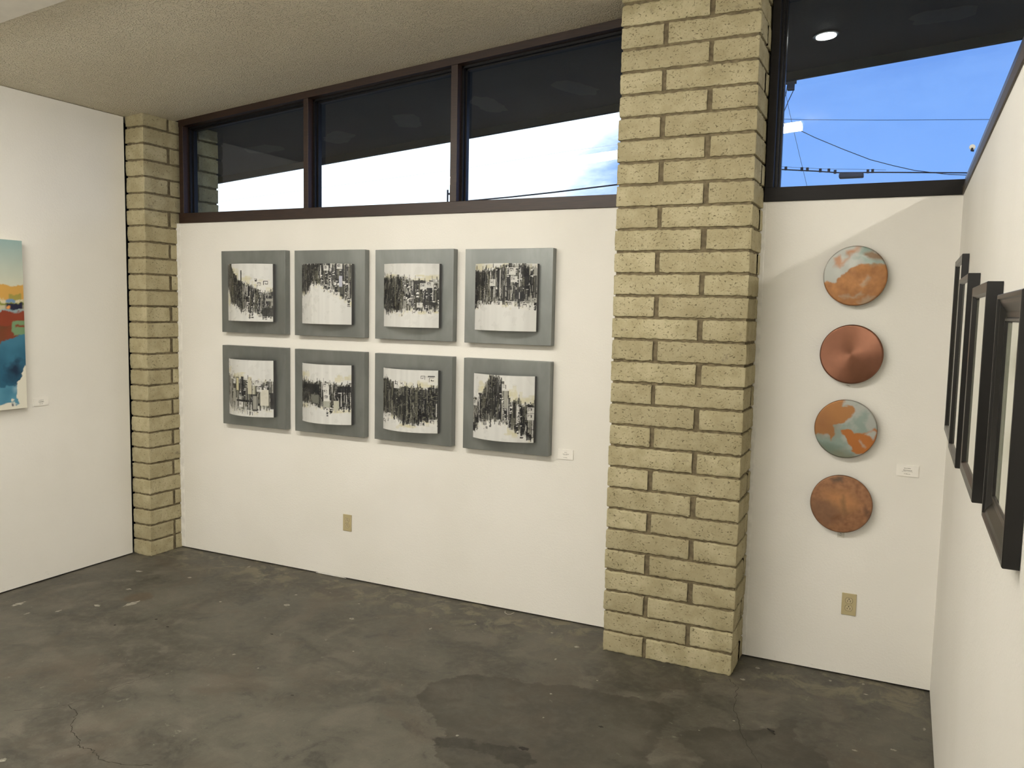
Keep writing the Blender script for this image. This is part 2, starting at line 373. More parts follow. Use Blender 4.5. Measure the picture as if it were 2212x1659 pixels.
# ------------------------------------------------------------ room shell
def shell():
    T_ = .12
    mb = MB(); mb.box(XA-.06, -1.385, 0, T_, .009, SILL); mb.box(-.73, XE, 0, T_, .009, SILL)
    wb = struct(mb.build('wall_back', M['wall'])); 
    MB().box(XA-.06, XE, .014, T_, .0, .012).build('gap_shade_strip', M['dark'], wb)  # near-black strip paints the shade under the wall and stops light leaks
    # ragged paint lips at pillar edges
    rng = random.Random(2)
    for x0, s in ((XA-.012, 1), (-.702, 1)):
        mb = MB(); zz = np.arange(.01, SILL, .02); vs_ = []
        for z in zz:
            w = .006+.004*rng.random()
            vs_ += [(x0-.03, -.0012, z), (x0+w, -.0012, z), (x0+w+.004, .001, z)]
        mb.add(vs_, [(3*k+j, 3*k+j+1, 3*k+j+4, 3*k+j+3) for k in range(len(zz)-1) for j in (0, 1)]); mb.build('paint_edge', M['plaster'], wb)
    # chipped plaster at the wall foot
    mb = MB(); n = 14; pts = []
    for k in range(n):
        x = -3.62+.26*k/(n-1); pts.append((x, -.0015, .003)); pts.append((x, -.0025,   .006+.014*math.sin(math.pi*k/(n-1))*rng.uniform(.5, 1)))
    mb.add(pts, [(2*k, 2*k+2, 2*k+3, 2*k+1) for k in range(n-1)]); mb.build('plaster_patch', M['plaster'], wb)
    # left wall: starts in front of the left pillar
    lw = MB().slope_box(XL-.13, XL, YB, -.300, lambda x: .009, lambda x: ceil_z(XL)-.004).build('wall_left', M['wall']); struct(lw)
    MB().box(XL-.13, XL-.014, YB, -.32, 0, .012).build('gap_shade_strip', M['dark'], lw)  # same painted shade strip under the left wall
    # near-black box standing in for the shade behind the pillar gap
    MB().box(XL-.4, XL-.125, -.33, .12, 0, ceil_z(XL)).build('wall_shade_fill', M['dark'])['kind'] = 'structure'
    # right partition with its cap, stopping at sill height
    rw = MB().box(XR, XR+.12, -7.2, 0, .006, SILL).build('wall_right', M['wall']); struct(rw)
    struct(MB().box(XR-.006, XR+.15, -7.2, -.0, SILL, SILL+.040).build('trim_1', M['cap'], bevel=.003))
    struct(MB().box(XR+.0005, XR+.145, -7.2, -.0, SILL+.040, SILLT+.008).build('trim_3', M['capg'], bevel=.004))
    # far bay and room back
    struct(MB().slope_box(XE, XE+.1, YB, .1, lambda x: 0, lambda x: ceil_z(x)).build('wall_far', M['wall']))
    struct(MB().slope_box(XL-.13, XE+.1, YB-.1, YB, lambda x: 0, lambda x: ceil_z(x)).build('wall_behind', M['wall']))
    # ceiling: popcorn strip by the windows, smooth boards further in
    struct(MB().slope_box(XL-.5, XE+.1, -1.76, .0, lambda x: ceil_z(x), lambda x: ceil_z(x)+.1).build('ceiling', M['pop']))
    struct(MB().slope_box(XL-.2, XE+.1, YB-.1, -1.76, lambda x: ceil_z(x)-.012, lambda x: ceil_z(x)+.1).build('ceiling', M['smooth_ceiling']))
    struct(MB().box(-40, 30, .13, 60, -.35, -.12).build('ground', simple('dark_gravel', (.17, .16, .15), .95)))
    # eave soffit outside with its fascia
    sf = struct(MB().slope_box(XL-4, XE+3, .0, 1.60, lambda x: ceil_z(x)+.002, lambda x: ceil_z(x)+.16).build('ceiling_eave', M['soffit']))
    struct(MB().slope_box(XL-4, XE+3, 1.60, 1.64, lambda x: ceil_z(x)-.052, lambda x: ceil_z(x)+.17).build('trim_2', M['soffit']))
    # patched spots on the soffit: thin plaster skims
    for i, (x, y) in enumerate([(-5.0, 1.02), (-4.27, 1.10), (-3.56, 1.03), (-2.86, 1.02), (-2.18, 1.04), (-1.45, 1.0), (.09, 1.03), (.8, 1.0), (-.95, 1.02)]):
        n = 30; r = random.Random(i+5); vs_ = [(x, y, ceil_z(x)-.003)]
        for k in range(n):
            a = 6.2832*k/n; rr = (.15+.05*math.cos(2*a+i))*(1+r.uniform(-.12, .12)); px, py = x+math.cos(a)*rr*.85, y+math.sin(a)*rr*1.15
            vs_.append((px, py, ceil_z(px)-.001))
        MB().add(vs_, [(0, 1+k, 1+(k+1) % n) for k in range(n)]).build('patch', M['patch'], sf)
shell()

# ------------------------------------------------------------ windows
def window(name, x0, x1, mulls, wood, sillm, jamb_l=True):
    """clerestory run from x0 to x1: sill, sloped head, jambs, mullions, stops and panes"""
    c = lambda x: ceil_z(x)
    JW = .040; D = .115
    root = MB().slope_box(x0, x1, -.004, D, lambda x: c(x)-.046, lambda x: c(x)-.0005).build(name, wood); struct(root); root.name = name
    MB().box(x0, x1, -.010, D, SILL, SILLT).build('window_sill', sillm, root, bevel=.002)
    posts = []
    for i, (m0, m1) in enumerate([(x0, x0+JW)]+mulls+[(x1-JW, x1)]):
        MB().slope_box(m0, m1, 0, D, lambda x: SILLT, lambda x: c(x)-.046).build('jamb' if i in (0, len(mulls)+1) else 'mullion', wood, root, bevel=.002)
        posts.append((m0, m1))
    for (a0, a1), (b0, b1) in zip(posts[:-1], posts[1:]):
        # two-step glazing stop round every pane
        for (s, y0, y1) in ((.014, .052, .078), (.024, .078, .112)):
            mb = MB()
            mb.slope_box(a1, a1+s, y0, y1, lambda x: SILLT, lambda x: c(x)-.046)
            mb.slope_box(b0-s, b0, y0, y1, lambda x: SILLT, lambda x: c(x)-.046)
            mb.slope_box(a1, b0, y0, y1, lambda x: c(x)-.046-s, lambda x: c(x)-.046)
            mb.box(a1, b0, y0, y1, SILLT, SILLT+s*.3)
            mb.build('glazing_stop', M['stop'], root)
        MB().slope_box(a1+.002, b0-.002, .0925, .0965, lambda x: SILLT, lambda x: c(x)-.05).build('pane', M['glass'], root)
    return root
window('window_1', XA-.004, -1.30, [(-3.721, -3.681), (-2.586, -2.540)], M['wood'], M['wood'])
window('window_2', -.705, XE-.1, [(1.45, 1.49)], M['shadewood'], M['shadewood'])  # shaded copy of the brown frame wood

# ------------------------------------------------------------ block pillars
def block(mb, tones, x0, x1, y0, y1, z0, z1, seed, faces, r=.0055, step=.0115):
    """one slump block as a rounded, pitted slab: only the faces asked for (f front, l left, r right, b back)"""
    rng = random.Random(seed); tone = rng.random(); jx = rng.uniform(-.003, .003)
    sag = rng.uniform(.001, .004); off = Vector((seed*3.7, seed*1.3, seed*.7))
    def line(a, b):
        n = max(2, int(round((b-a)/step))); t = [0, .004/(b-a)*1.2, .010/(b-a)*1.1]+[k/n for k in range(1, n)]+[1-.010/(b-a)*1.1, 1-.004/(b-a)*1.2, 1]
        return sorted(set(round(a+(b-a)*x, 5) for x in t))
    def shape(p):
        q = Vector((min(max(p[0], x0+r), x1-r), min(max(p[1], y0+r), y1-r), min(max(p[2], z0+r), z1-r)))
        d = Vector(p)-q
        if d.length > 1e-7: d.normalize()
        o = q+d*r
        n1 = noise.noise((o+off)*9); n2 = noise.noise((o+off)*38); n3 = noise.noise((o+off)*95)
        k = n1*.0016+n2*.0020+n3*.0013
        edge = (1-min(1, min(abs(p[2]-z0), abs(p[2]-z1))/.02))
        k += edge*(n2*.0026+n3*.0022)
        o = o+d*k
        bulge = math.sin(math.pi*min(1, max(0, (p[2]-z0)/(z1-z0))))
        o.y -= (bulge*.002) if p[1] < (y0+y1)/2 else 0
        o.x += jx
        if p[2] <= z0+.001: o.z -= sag*.5*abs(n1)*2
        return o
    X, Y, Z = line(x0, x1), line(y0, y1), line(z0, z1)
    def grid(A, B, fn):
        vs_ = [shape(fn(a, b)) for b in B for a in A]; n = len(A)
        fs = [(j*n+i, j*n+i+1, (j+1)*n+i+1, (j+1)*n+i) for j in range(len(B)-1) for i in range(n-1)]
        mb.add(vs_, fs); tones.extend([tone]*len(vs_))
    if 'f' in faces: grid(X, Z, lambda a, b: (a, y0, b))
    if 'b' in faces: grid([x0, (x0+x1)/2, x1], [z0, z1], lambda a, b: (a, y1, b))
    if 'r' in faces: grid(Y, Z, lambda a, b: (x1, a, b))
    if 'l' in faces: grid([y0, y0+.01, (y0+y1)/2, y1-.01, y1], Z, lambda a, b: (x0, a, b))
    grid(X, [y0, y0+.004, y0+.011, (y0+y1)/2, y1], lambda a, b: (a, b, z0))
    grid(X, [y0, y0+.004, y0+.011, (y0+y1)/2, y1], lambda a, b: (a, b, z1))
def pillar(label, x0, x1, y0, y1, nrow, rows, cx):
    root = empty('block_pillar', (cx, (y0+y1)/2, 0), label, 'pillar', 'slump block pillars')
    mb = MB(); tones = []; H = .1143; J = .013
    top = lambda x: ceil_z(x)
    for k in range(nrow):
        z0 = k*H+J/2+(0 if k else -.005); z1 = (k+1)*H-J/2
        for j, (a0, a1, b0, b1, fc) in enumerate(rows(k)):
            zt = min(z1, top((a0+a1)/2)+.02)
            if zt-z0 < .03: continue
            block(mb, tones, a0, a1, b0, b1, z0, zt, k*7+j+int(abs(x0)*10), fc)
    o = mb.build('blocks', M['block'], root, smooth=True, recalc=False)
    a = o.data.attributes.new('tone', 'FLOAT', 'POINT'); a.data.foreach_set('value', tones)
    MB().slope_box(x0+.009, x1-.009, y0+.009, y1-.009, lambda x: 0.0, lambda x: min(ceil_z(x), nrow*H)).build('mortar', M['mortar'], root)
YP = -.290
def rows_main(k):
    x0, x1 = -1.412, -.712
    if k % 2 == 0: f = [(x0, -1.188, YP, -.08, 'fl'), (-1.166, x1, YP, -.088, 'fr')]
    else: f = [(x0, -.957, YP, -.08, 'fl'), (-.933, x1, YP, .10, 'fr')]
    # backing blocks to the outside
    f += ([(-1.0, x1, -.068, .13, 'r')] if k % 2 == 0 else []) + [(x0, x1, .15 if k % 2 == 0 else .12, .41, 'lrb')]
    return f
pillar('tall tan block pillar between the long window and the right-hand window', -1.412, -.712, YP, .41, 32, rows_main, -1.06)
def rows_left(k):
    x0, x1 = -5.082, -4.902; y0 = -.282
    if k % 2 == 1 or k == 0: return [(x0, x1, y0, -.075, 'flr'), (x0, x1, -.055, .20, 'lr'), (x0, x1, .22, .414, 'lrb')]
    return [(x0, x1, y0, .10, 'flr'), (x0, x1, .12, .414, 'lrb')]
pillar('narrow tan block pillar in the left corner beside the plain white wall', -5.082, -4.902, -.282, .414, 29, rows_left, -4.99)

# ------------------------------------------------------------ pictures drawn as colour grids
def lerp_prof(pr, n):
    p = np.array(pr); return np.interp(np.linspace(0, 1, n), p[:, 0], p[:, 1])
def blot(img, cx, cy, rx, ry, col, al, rng, n=7):
    h, w, _ = img.shape; Y, X = np.mgrid[0:h, 0:w]
    for _ in range(n):
        x, y = cx+rng.uniform(-rx, rx), cy+rng.uniform(-ry, ry); a, b = rx*rng.uniform(.2, .7), ry*rng.uniform(.2, .8)
        m = ((np.abs(X/w-x) < a) & (np.abs(Y/h-y) < b)) if rng.random() < .55 else (((X/w-x)/a)**2+((Y/h-y)/b)**2 < 1)
        img[m] = img[m]*(1-al)+np.array(col)*al
def rectf(img, x0, x1, y0, y1, col, al=1.0):
    h, w, _ = img.shape; x0, x1 = max(0, int(round(x0))), min(w, int(round(x1))); y0, y1 = max(0, int(round(y0))), min(h, int(round(y1)))
    if x1 > x0 and y1 > y0: img[y0:y1, x0:x1] = img[y0:y1, x0:x1]*(1-al)+np.array(col)*al
def glyph(img, x, y, s, col, t, rng, halo=None):
    """square spiral mark"""
    if halo is not None: rectf(img, x-t, x+s+t, y-t, y+s+t, halo, .8)
    s *= .68; t = 1.3 if t > 1 else 1
    fl = rng.random() < .5
    seg = [(0, 0, s, t), (0, 0, t, s), (s-t, 0, s, s*.75), (s*.4, s*.75-t, s, s*.75), (s*.4, s*.4, s*.4+t, s*.75)]
    for a, b, c, d in seg:
        if rng.random() < .85:
            if fl: a, c = s-c, s-a
            rectf(img, x+a, x+c, y+b, y+d, col)
BLK, CHAR, OLV, GRY, WHT, TAN = (.006, .006, .008), (.020, .020, .018), (.105, .103, .078), (.30, .295, .26), (.66, .65, .62), (.56, .52, .33)
def art_image(seed, top, bot, dark, tans, glyphs, N=168, sparse=1.0, blobs=()):
    rng = random.Random(seed); nr = np.random.RandomState(seed)
    img = np.ones((N, N, 3))*np.array((.63, .628, .605)); img *= 1+.03*np.interp(np.arange(N), np.arange(0, N, 6), nr.randn(len(np.arange(0, N, 6))))[None, :, None]
    T, B = lerp_prof(top, N), lerp_prof(bot, N); D = lerp_prof(dark, N)
    for cx, cy, rx, ry in tans: blot(img, cx, cy, rx, ry, TAN, .38, rng, 9)
    for i in range(60):
        x = rng.randrange(N); y = (T[x] if rng.random() < .5 else B[x])+rng.uniform(-.04, .05)
        rectf(img, x, x+rng.randint(2, 8), y*N, y*N+rng.randint(2, 10), TAN if rng.random() < .5 else (.5, .48, .42), .35)
    # base body
    for x in range(N):
        t, b = T[x]+rng.uniform(-.03, .03), B[x]+rng.uniform(-.03, .03); d = D[x]
        base = np.array((.045, .044, .036))*d+np.array((.26, .255, .215))*(1-d)
        rectf(img, x, x+1, t*N, b*N, base, .45+.5*d)
    nb = int(150*sparse)
    for i in range(nb):
        x = rng.randrange(-2, N); xc = min(max(x, 0), N-1); w = rng.choice([2, 3, 3, 4, 5, 6, 8]); d = D[xc]
        t, b = T[xc], B[xc]; span = b-t; L = span*rng.uniform(.25, 1.0); y0 = t+(span-L)*rng.random()+rng.uniform(-.04, .02); y1 = y0+L+rng.uniform(-.02, .05)
        r = rng.random()
        fill = (BLK if r < .14+.26*d else CHAR if r < .30+.38*d else OLV if r < .82 else GRY if r < .93 else WHT)
        if d > .8 and fill in (WHT, GRY): fill = OLV
        rectf(img, x, x+w, y0*N, y1*N, fill, .82)
        rectf(img, x, x+1, y0*N, y1*N, BLK, .9)
        if w > 3: rectf(img, x+w-1, x+w, y0*N, y1*N, BLK, .75)
        if w > 4 and rng.random() < .8:
            yy = y0*N+3
            while yy < y1*N:
                rectf(img, x+1, x+w-1, yy, yy+1, BLK if rng.random() < .7 else GRY, .6); yy += rng.randint(4, 13)
        rectf(img, x, x+w, y0*N, y0*N+1, BLK, .8)
    for i in range(int(70*sparse)):
        x = rng.randrange(N); d = D[x]; t, b = T[x], B[x]; y0 = rng.uniform(t, b); L = rng.uniform(.02, .16)*(b-t+.05)
        rectf(img, x, x+1, y0*N, (y0+L)*N, GRY if rng.random() < .5+.3*d else WHT, .55-.25*d)
    for i in range(int(90*sparse)):
        x = rng.randrange(N); t, b = T[x], B[x]; y0 = rng.uniform(t, b)*N; w = rng.randint(3, 8)
        glyph(img, x, y0, w, rng.choice([BLK, BLK, OLV, GRY]), 1, rng) if rng.random() < .4 else rectf(img, x, x+rng.randint(3, 9), y0, y0+1, BLK, .8)
    # broken-up black blots and pale cuts so the bars do not read as ruled lines
    for i in range(int(55*sparse)):
        x = rng.randrange(N); d = D[x]; t, b = T[x], B[x]; y = rng.uniform(t, b)*N; k = rng.randint(3, 12); w = rng.randint(2, 5)
        for j in range(k): rectf(img, x+rng.randint(-1, 1), x+w+rng.randint(-1, 2), y+j*2, y+j*2+2, BLK if rng.random() < .6+.3*d else (WHT if d < .7 else OLV), .9)
    for i in range(int(40*sparse)):
        x = rng.randrange(N); t, b = T[x], B[x]; y = rng.uniform(t, b)*N; k = rng.randint(4, 16); xx = x
        for j in range(k): rectf(img, xx, xx+1, y+j*1.5, y+j*1.5+2, WHT if D[x] < .75 else GRY, .6); xx += rng.choice([0, 0, 0, 1, -1])
    for x, y, w, h_, c in blobs: rectf(img, x*N, (x+w)*N, y*N, (y+h_)*N, c, .93)
    for x, y, s in glyphs: glyph(img, x*N, y*N, s*N, BLK, 2, rng, WHT)
    for i in range(26):
        x = rng.randrange(N); e = rng.random() < .5; y = (T[x]-.01 if e else B[x]+.0)*N; L = rng.randint(3, 12); rectf(img, x, x+rng.choice([1, 2]), y-(L if e else 0), y+(0 if e else L), BLK, .85)
    return np.clip(img, .005, .9)
def set_paint(me, cols):
    a = me.color_attributes.new('paint', 'FLOAT_COLOR', 'POINT')
    a.data.foreach_set('color', np.concatenate([cols, np.ones((len(cols), 1))], 1).astype(np.float32).ravel())
def sample(img, u, v):
    h, w, _ = img.shape; return img[np.clip((v*h).astype(int), 0, h-1), np.clip((u*w).astype(int), 0, w-1)]

ARTS = [
 dict(top=[(0, 0), (.14, .01), (.2, .12), (.28, .2), (.42, .32), (.6, .36), (.72, .40), (.85, .52), (1, .46)], bot=[(0, .40), (.08, .5), (.14, .68), (.3, .70), (.4, .80), (.55, .84), (.72, .84), (.85, .9), (1, .93)],
      dark=[(0, .95), (.4, .85), (.7, .6), (1, .75)], tans=[(.3, .2, .14, .1), (.6, .3, .1, .06), (.85, .38, .12, .08), (.06, .62, .05, .1)], glyphs=[(.70, .26, .08), (.76, .33, .09), (.86, .30, .10), (.52, .80, .06)], blobs=[(.84, .76, .16, .15, CHAR), (.43, .12, .03, .3, CHAR), (.9, .60, .1, .05, GRY)],
      lab='top row, far left of the eight, dark strokes sloping down to the right'),
 dict(top=[(0, 0), (1, 0)], bot=[(0, .50), (.2, .46), (.26, .40), (.30, .31), (.5, .33), (.58, .40), (.68, .42), (.8, .5), (.9, .58), (1, .60)],
      dark=[(0, .95), (.4, .85), (.6, .6), (1, .5)], tans=[(.85, .5, .14, .08), (.9, .2, .1, .2), (.1, .4, .08, .07), (.95, .62, .05, .06)], glyphs=[(.68, .44, .06), (.75, .48, .07), (.8, .02, .06), (.58, .05, .06)], blobs=[(.82, .2, .05, .18, (.45, .46, .55))],
      lab='top row, second from left, black strokes hanging from its upper edge'),
 dict(top=[(0, .20), (.25, .22), (.45, .21), (.6, .27), (.75, .28), (1, .26)], bot=[(0, .74), (.3, .76), (.5, .72), (.56, .69), (.8, .72), (1, .74)],
      dark=[(0, .95), (.35, .85), (.55, .6), (.75, .35), (1, .45)], tans=[(.2, .2, .15, .03), (.82, .22, .14, .05), (.68, .5, .1, .15), (.85, .77, .13, .03)], glyphs=[(.62, .74, .07), (.75, .32, .07), (.86, .75, .06), (.84, .3, .07), (.7, .62, .06)], blobs=[(.64, .27, .16, .06, CHAR), (.78, .60, .2, .05, CHAR)],
      lab='top row, third from left, level band of dark strokes across the middle'),
 dict(top=[(0, .10), (.15, .12), (.3, .10), (.45, .06), (.6, .02), (.8, .02), (1, .05)], bot=[(0, .68), (.08, .62), (.25, .56), (.4, .58), (.6, .60), (.8, .60), (1, .60)],
      dark=[(0, .85), (.3, .75), (.5, .65), (.7, .45), (.85, .7), (1, .4)], tans=[(.15, .05, .15, .05), (.65, .6, .12, .05), (.95, .2, .05, .15), (.5, .1, .1, .08)], glyphs=[(.63, .08, .08), (.82, .60, .08), (.44, .57, .07), (.62, .57, .07), (.32, .25, .08), (.08, .57, .07), (.66, .2, .07)], blobs=[(.78, .42, .06, .14, BLK), (.84, .08, .05, .3, BLK), (.44, .08, .04, .2, BLK)],
      lab='top row, far right of the eight, tall band of strokes filling its upper half'),
 dict(top=[(0, .28), (.15, .30), (.3, .34), (.5, .33), (.65, .37), (.8, .36), (1, .36)], bot=[(0, .78), (.12, .88), (.3, .88), (.5, .90), (.68, .92), (.78, .84), (1, .84)],
      dark=[(0, .8), (.12, .6), (.25, .2), (.45, .4), (.6, .1), (.8, .05), (1, .15)], tans=[(.35, .28, .12, .05), (.65, .5, .12, .1), (.85, .65, .1, .12), (.05, .2, .05, .05)], glyphs=[(.72, .36, .08), (.12, .28, .06), (.2, .36, .06), (.75, .48, .06), (.38, .76, .07)], sparse=.42,
      blobs=[(.42, .3, .06, .34, BLK), (.30, .70, .3, .045, BLK), (.66, .60, .09, .30, CHAR), (.675, .63, .06, .24, GRY), (.95, .57, .05, .29, BLK), (.28, .31, .09, .26, OLV), (.30, .33, .05, .22, TAN), (.57, .3, .08, .3, (.50, .47, .36)), (.80, .52, .13, .28, (.60, .58, .50)), (.18, .52, .09, .25, GRY)],
      lab='bottom row, far left of the eight, sparse outlined bars like open towers'),
 dict(top=[(0, .27), (.1, .30), (.3, .33), (.5, .30), (.7, .31), (.85, .34), (1, .32)], bot=[(0, .66), (.2, .66), (.4, .70), (.55, .72), (.7, .75), (.85, .72), (1, .72)],
      dark=[(0, .95), (.35, .98), (.55, .75), (.7, .6), (.85, .7), (1, .8)], tans=[(.1, .22, .1, .08), (.9, .22, .1, .05), (.85, .78, .14, .03), (.1, .7, .08, .05)], glyphs=[(.56, .33, .08), (.57, .42, .08), (.58, .52, .08)], blobs=[(.1, .34, .38, .14, BLK), (.8, .36, .2, .10, BLK), (.56, .58, .12, .14, (.34, .34, .29)), (.74, .6, .08, .16, (.45, .44, .36)), (.3, .52, .17, .14, (.14, .14, .12))],
      lab='bottom row, second from left, solid black band like a skyline'),
 dict(top=[(0, .16), (.1, .16), (.22, .22), (.32, .26), (.55, .28), (.8, .30), (1, .26)], bot=[(0, .74), (.2, .76), (.32, .74), (.4, .84), (.6, .87), (.8, .82), (1, .80)],
      dark=[(0, .95), (.4, .95), (.6, .9), (.8, .8), (1, .8)], tans=[(.85, .2, .12, .08), (.5, .25, .12, .05), (.5, .9, .15, .04), (.9, .84, .1, .05), (.25, .77, .1, .03)], glyphs=[(.76, .09, .09), (.88, .12, .10), (.30, .20, .09), (.02, .83, .09), (.06, .75, .08), (.14, .73, .07), (.76, .84, .07), (.90, .80, .08), (.42, .20, .06)], blobs=[(.76, .09, .2, .025, BLK)],
      lab='bottom row, third from left, dense dark block with small square spirals'),
 dict(top=[(0, .40), (.1, .42), (.14, .32), (.2, .30), (.24, .2), (.3, .10), (.36, .02), (.5, .02), (.55, .10), (.60, .2), (.66, .38), (.74, .38), (.8, .34), (.86, .44), (1, .42)], bot=[(0, .86), (.08, .84), (.14, .74), (.3, .70), (.45, .68), (.6, .70), (.7, .76), (.8, .88), (.9, .90), (1, .94)],
      dark=[(0, .7), (.2, .8), (.4, .85), (.55, .6), (.7, .6), (1, .8)], tans=[(.2, .22, .08, .08), (.72, .3, .1, .14), (.9, .36, .1, .06), (.7, .85, .08, .05), (.35, .06, .03, .05)], glyphs=[(.56, .14, .08), (.02, .42, .07), (.92, .48, .07), (.24, .74, .08), (.92, .58, .07), (.5, .72, .06), (.28, .80, .05)], blobs=[(0, .80, .06, .1, BLK), (.58, .2, .06, .3, GRY), (.12, .30, .07, .02, BLK)],
      lab='bottom row, far right of the eight, strokes piled into a tall peak')]
for i, a in enumerate(ARTS):
    r, cidx = divmod(i, 4)
    x0 = -4.416+cidx*.6585-(0 if r else 0)+(.0 if cidx < 3 else 0); x1 = x0+.577; zt, zb = ((2.229, 1.657) if r == 0 else (1.5635, .998))
    if cidx: zt -= .004*cidx*(1 if r == 0 else .5); zb -= .002*cidx*(1 if r == 0 else 0)
    xm = (x0+x1)/2; zm = (zt+zb)/2
    root = empty('wall_art_panel', (xm, 0, zb), 'grey metal art panel, '+a['lab'], 'wall art', 'grey square panels with curved black and white prints')
    MB().box(x0, x1, -.050, -.0005, zb, zt).build('backing_panel', M['alu'], root, bevel=.0015)
    N = 168; hw = .2045; pz0, pz1 = zm-.197-.005, zm+.197-.005; bulge = .064; y_e = -.050-.022
    img = art_image(i+11, a['top'], a['bot'], a['dark'], a['tans'], a['glyphs'], N, a.get('sparse', 1.0), a.get('blobs', ()))
    pcx = xm-.002
    # curved sheet front as a colour grid
    us = (np.arange(N+1))/N; U, V_ = np.meshgrid(us, us)
    X = pcx-hw+2*hw*U; Yg = y_e-bulge*(1-(2*U-1)**2); Z = pz1-(pz1-pz0)*V_
    idx = np.arange((N+1)**2).reshape(N+1, N+1)
    vs_ = np.stack([X.ravel(), Yg.ravel(), Z.ravel()], 1).tolist()
    fs = np.stack([idx[1:, :-1].ravel(), idx[1:, 1:].ravel(), idx[:-1, 1:].ravel(), idx[:-1, :-1].ravel()], 1).tolist()
    mb = MB(); mb.add(vs_, fs)
    # thickness: back skin and rims in metal
    nb = 24; ub = np.arange(nb+1)/nb; b0 = []
    for u in ub:
        x = pcx-hw+2*hw*u; y = y_e-bulge*(1-(2*u-1)**2)
        b0 += [(x, y, pz1), (x, y+.003, pz1), (x, y+.003, pz0), (x, y, pz0)]
    fb = []
    for k in range(nb):
        for j in range(3): fb.append((4*k+j, 4*k+4+j, 4*k+5+j, 4*k+1+j))
    mb.add(b0, fb, 1)
    sheet = mb.build('curved_print', [M['art'], M['steel']], root, recalc=False, smooth=True)
    cols = sample(img, U.ravel(), V_.ravel()); set_paint(sheet.data, np.concatenate([cols, np.full((len(b0), 3), .3)]))
    for s in (-1, 1):     # side flanges that hold the sheet off the panel
        xs = pcx+s*hw; MB().box(min(xs, xs-s*.004), max(xs, xs-s*.004), y_e-.001, -.0495, pz0, pz1).build('side_flange', M['steel'], root)

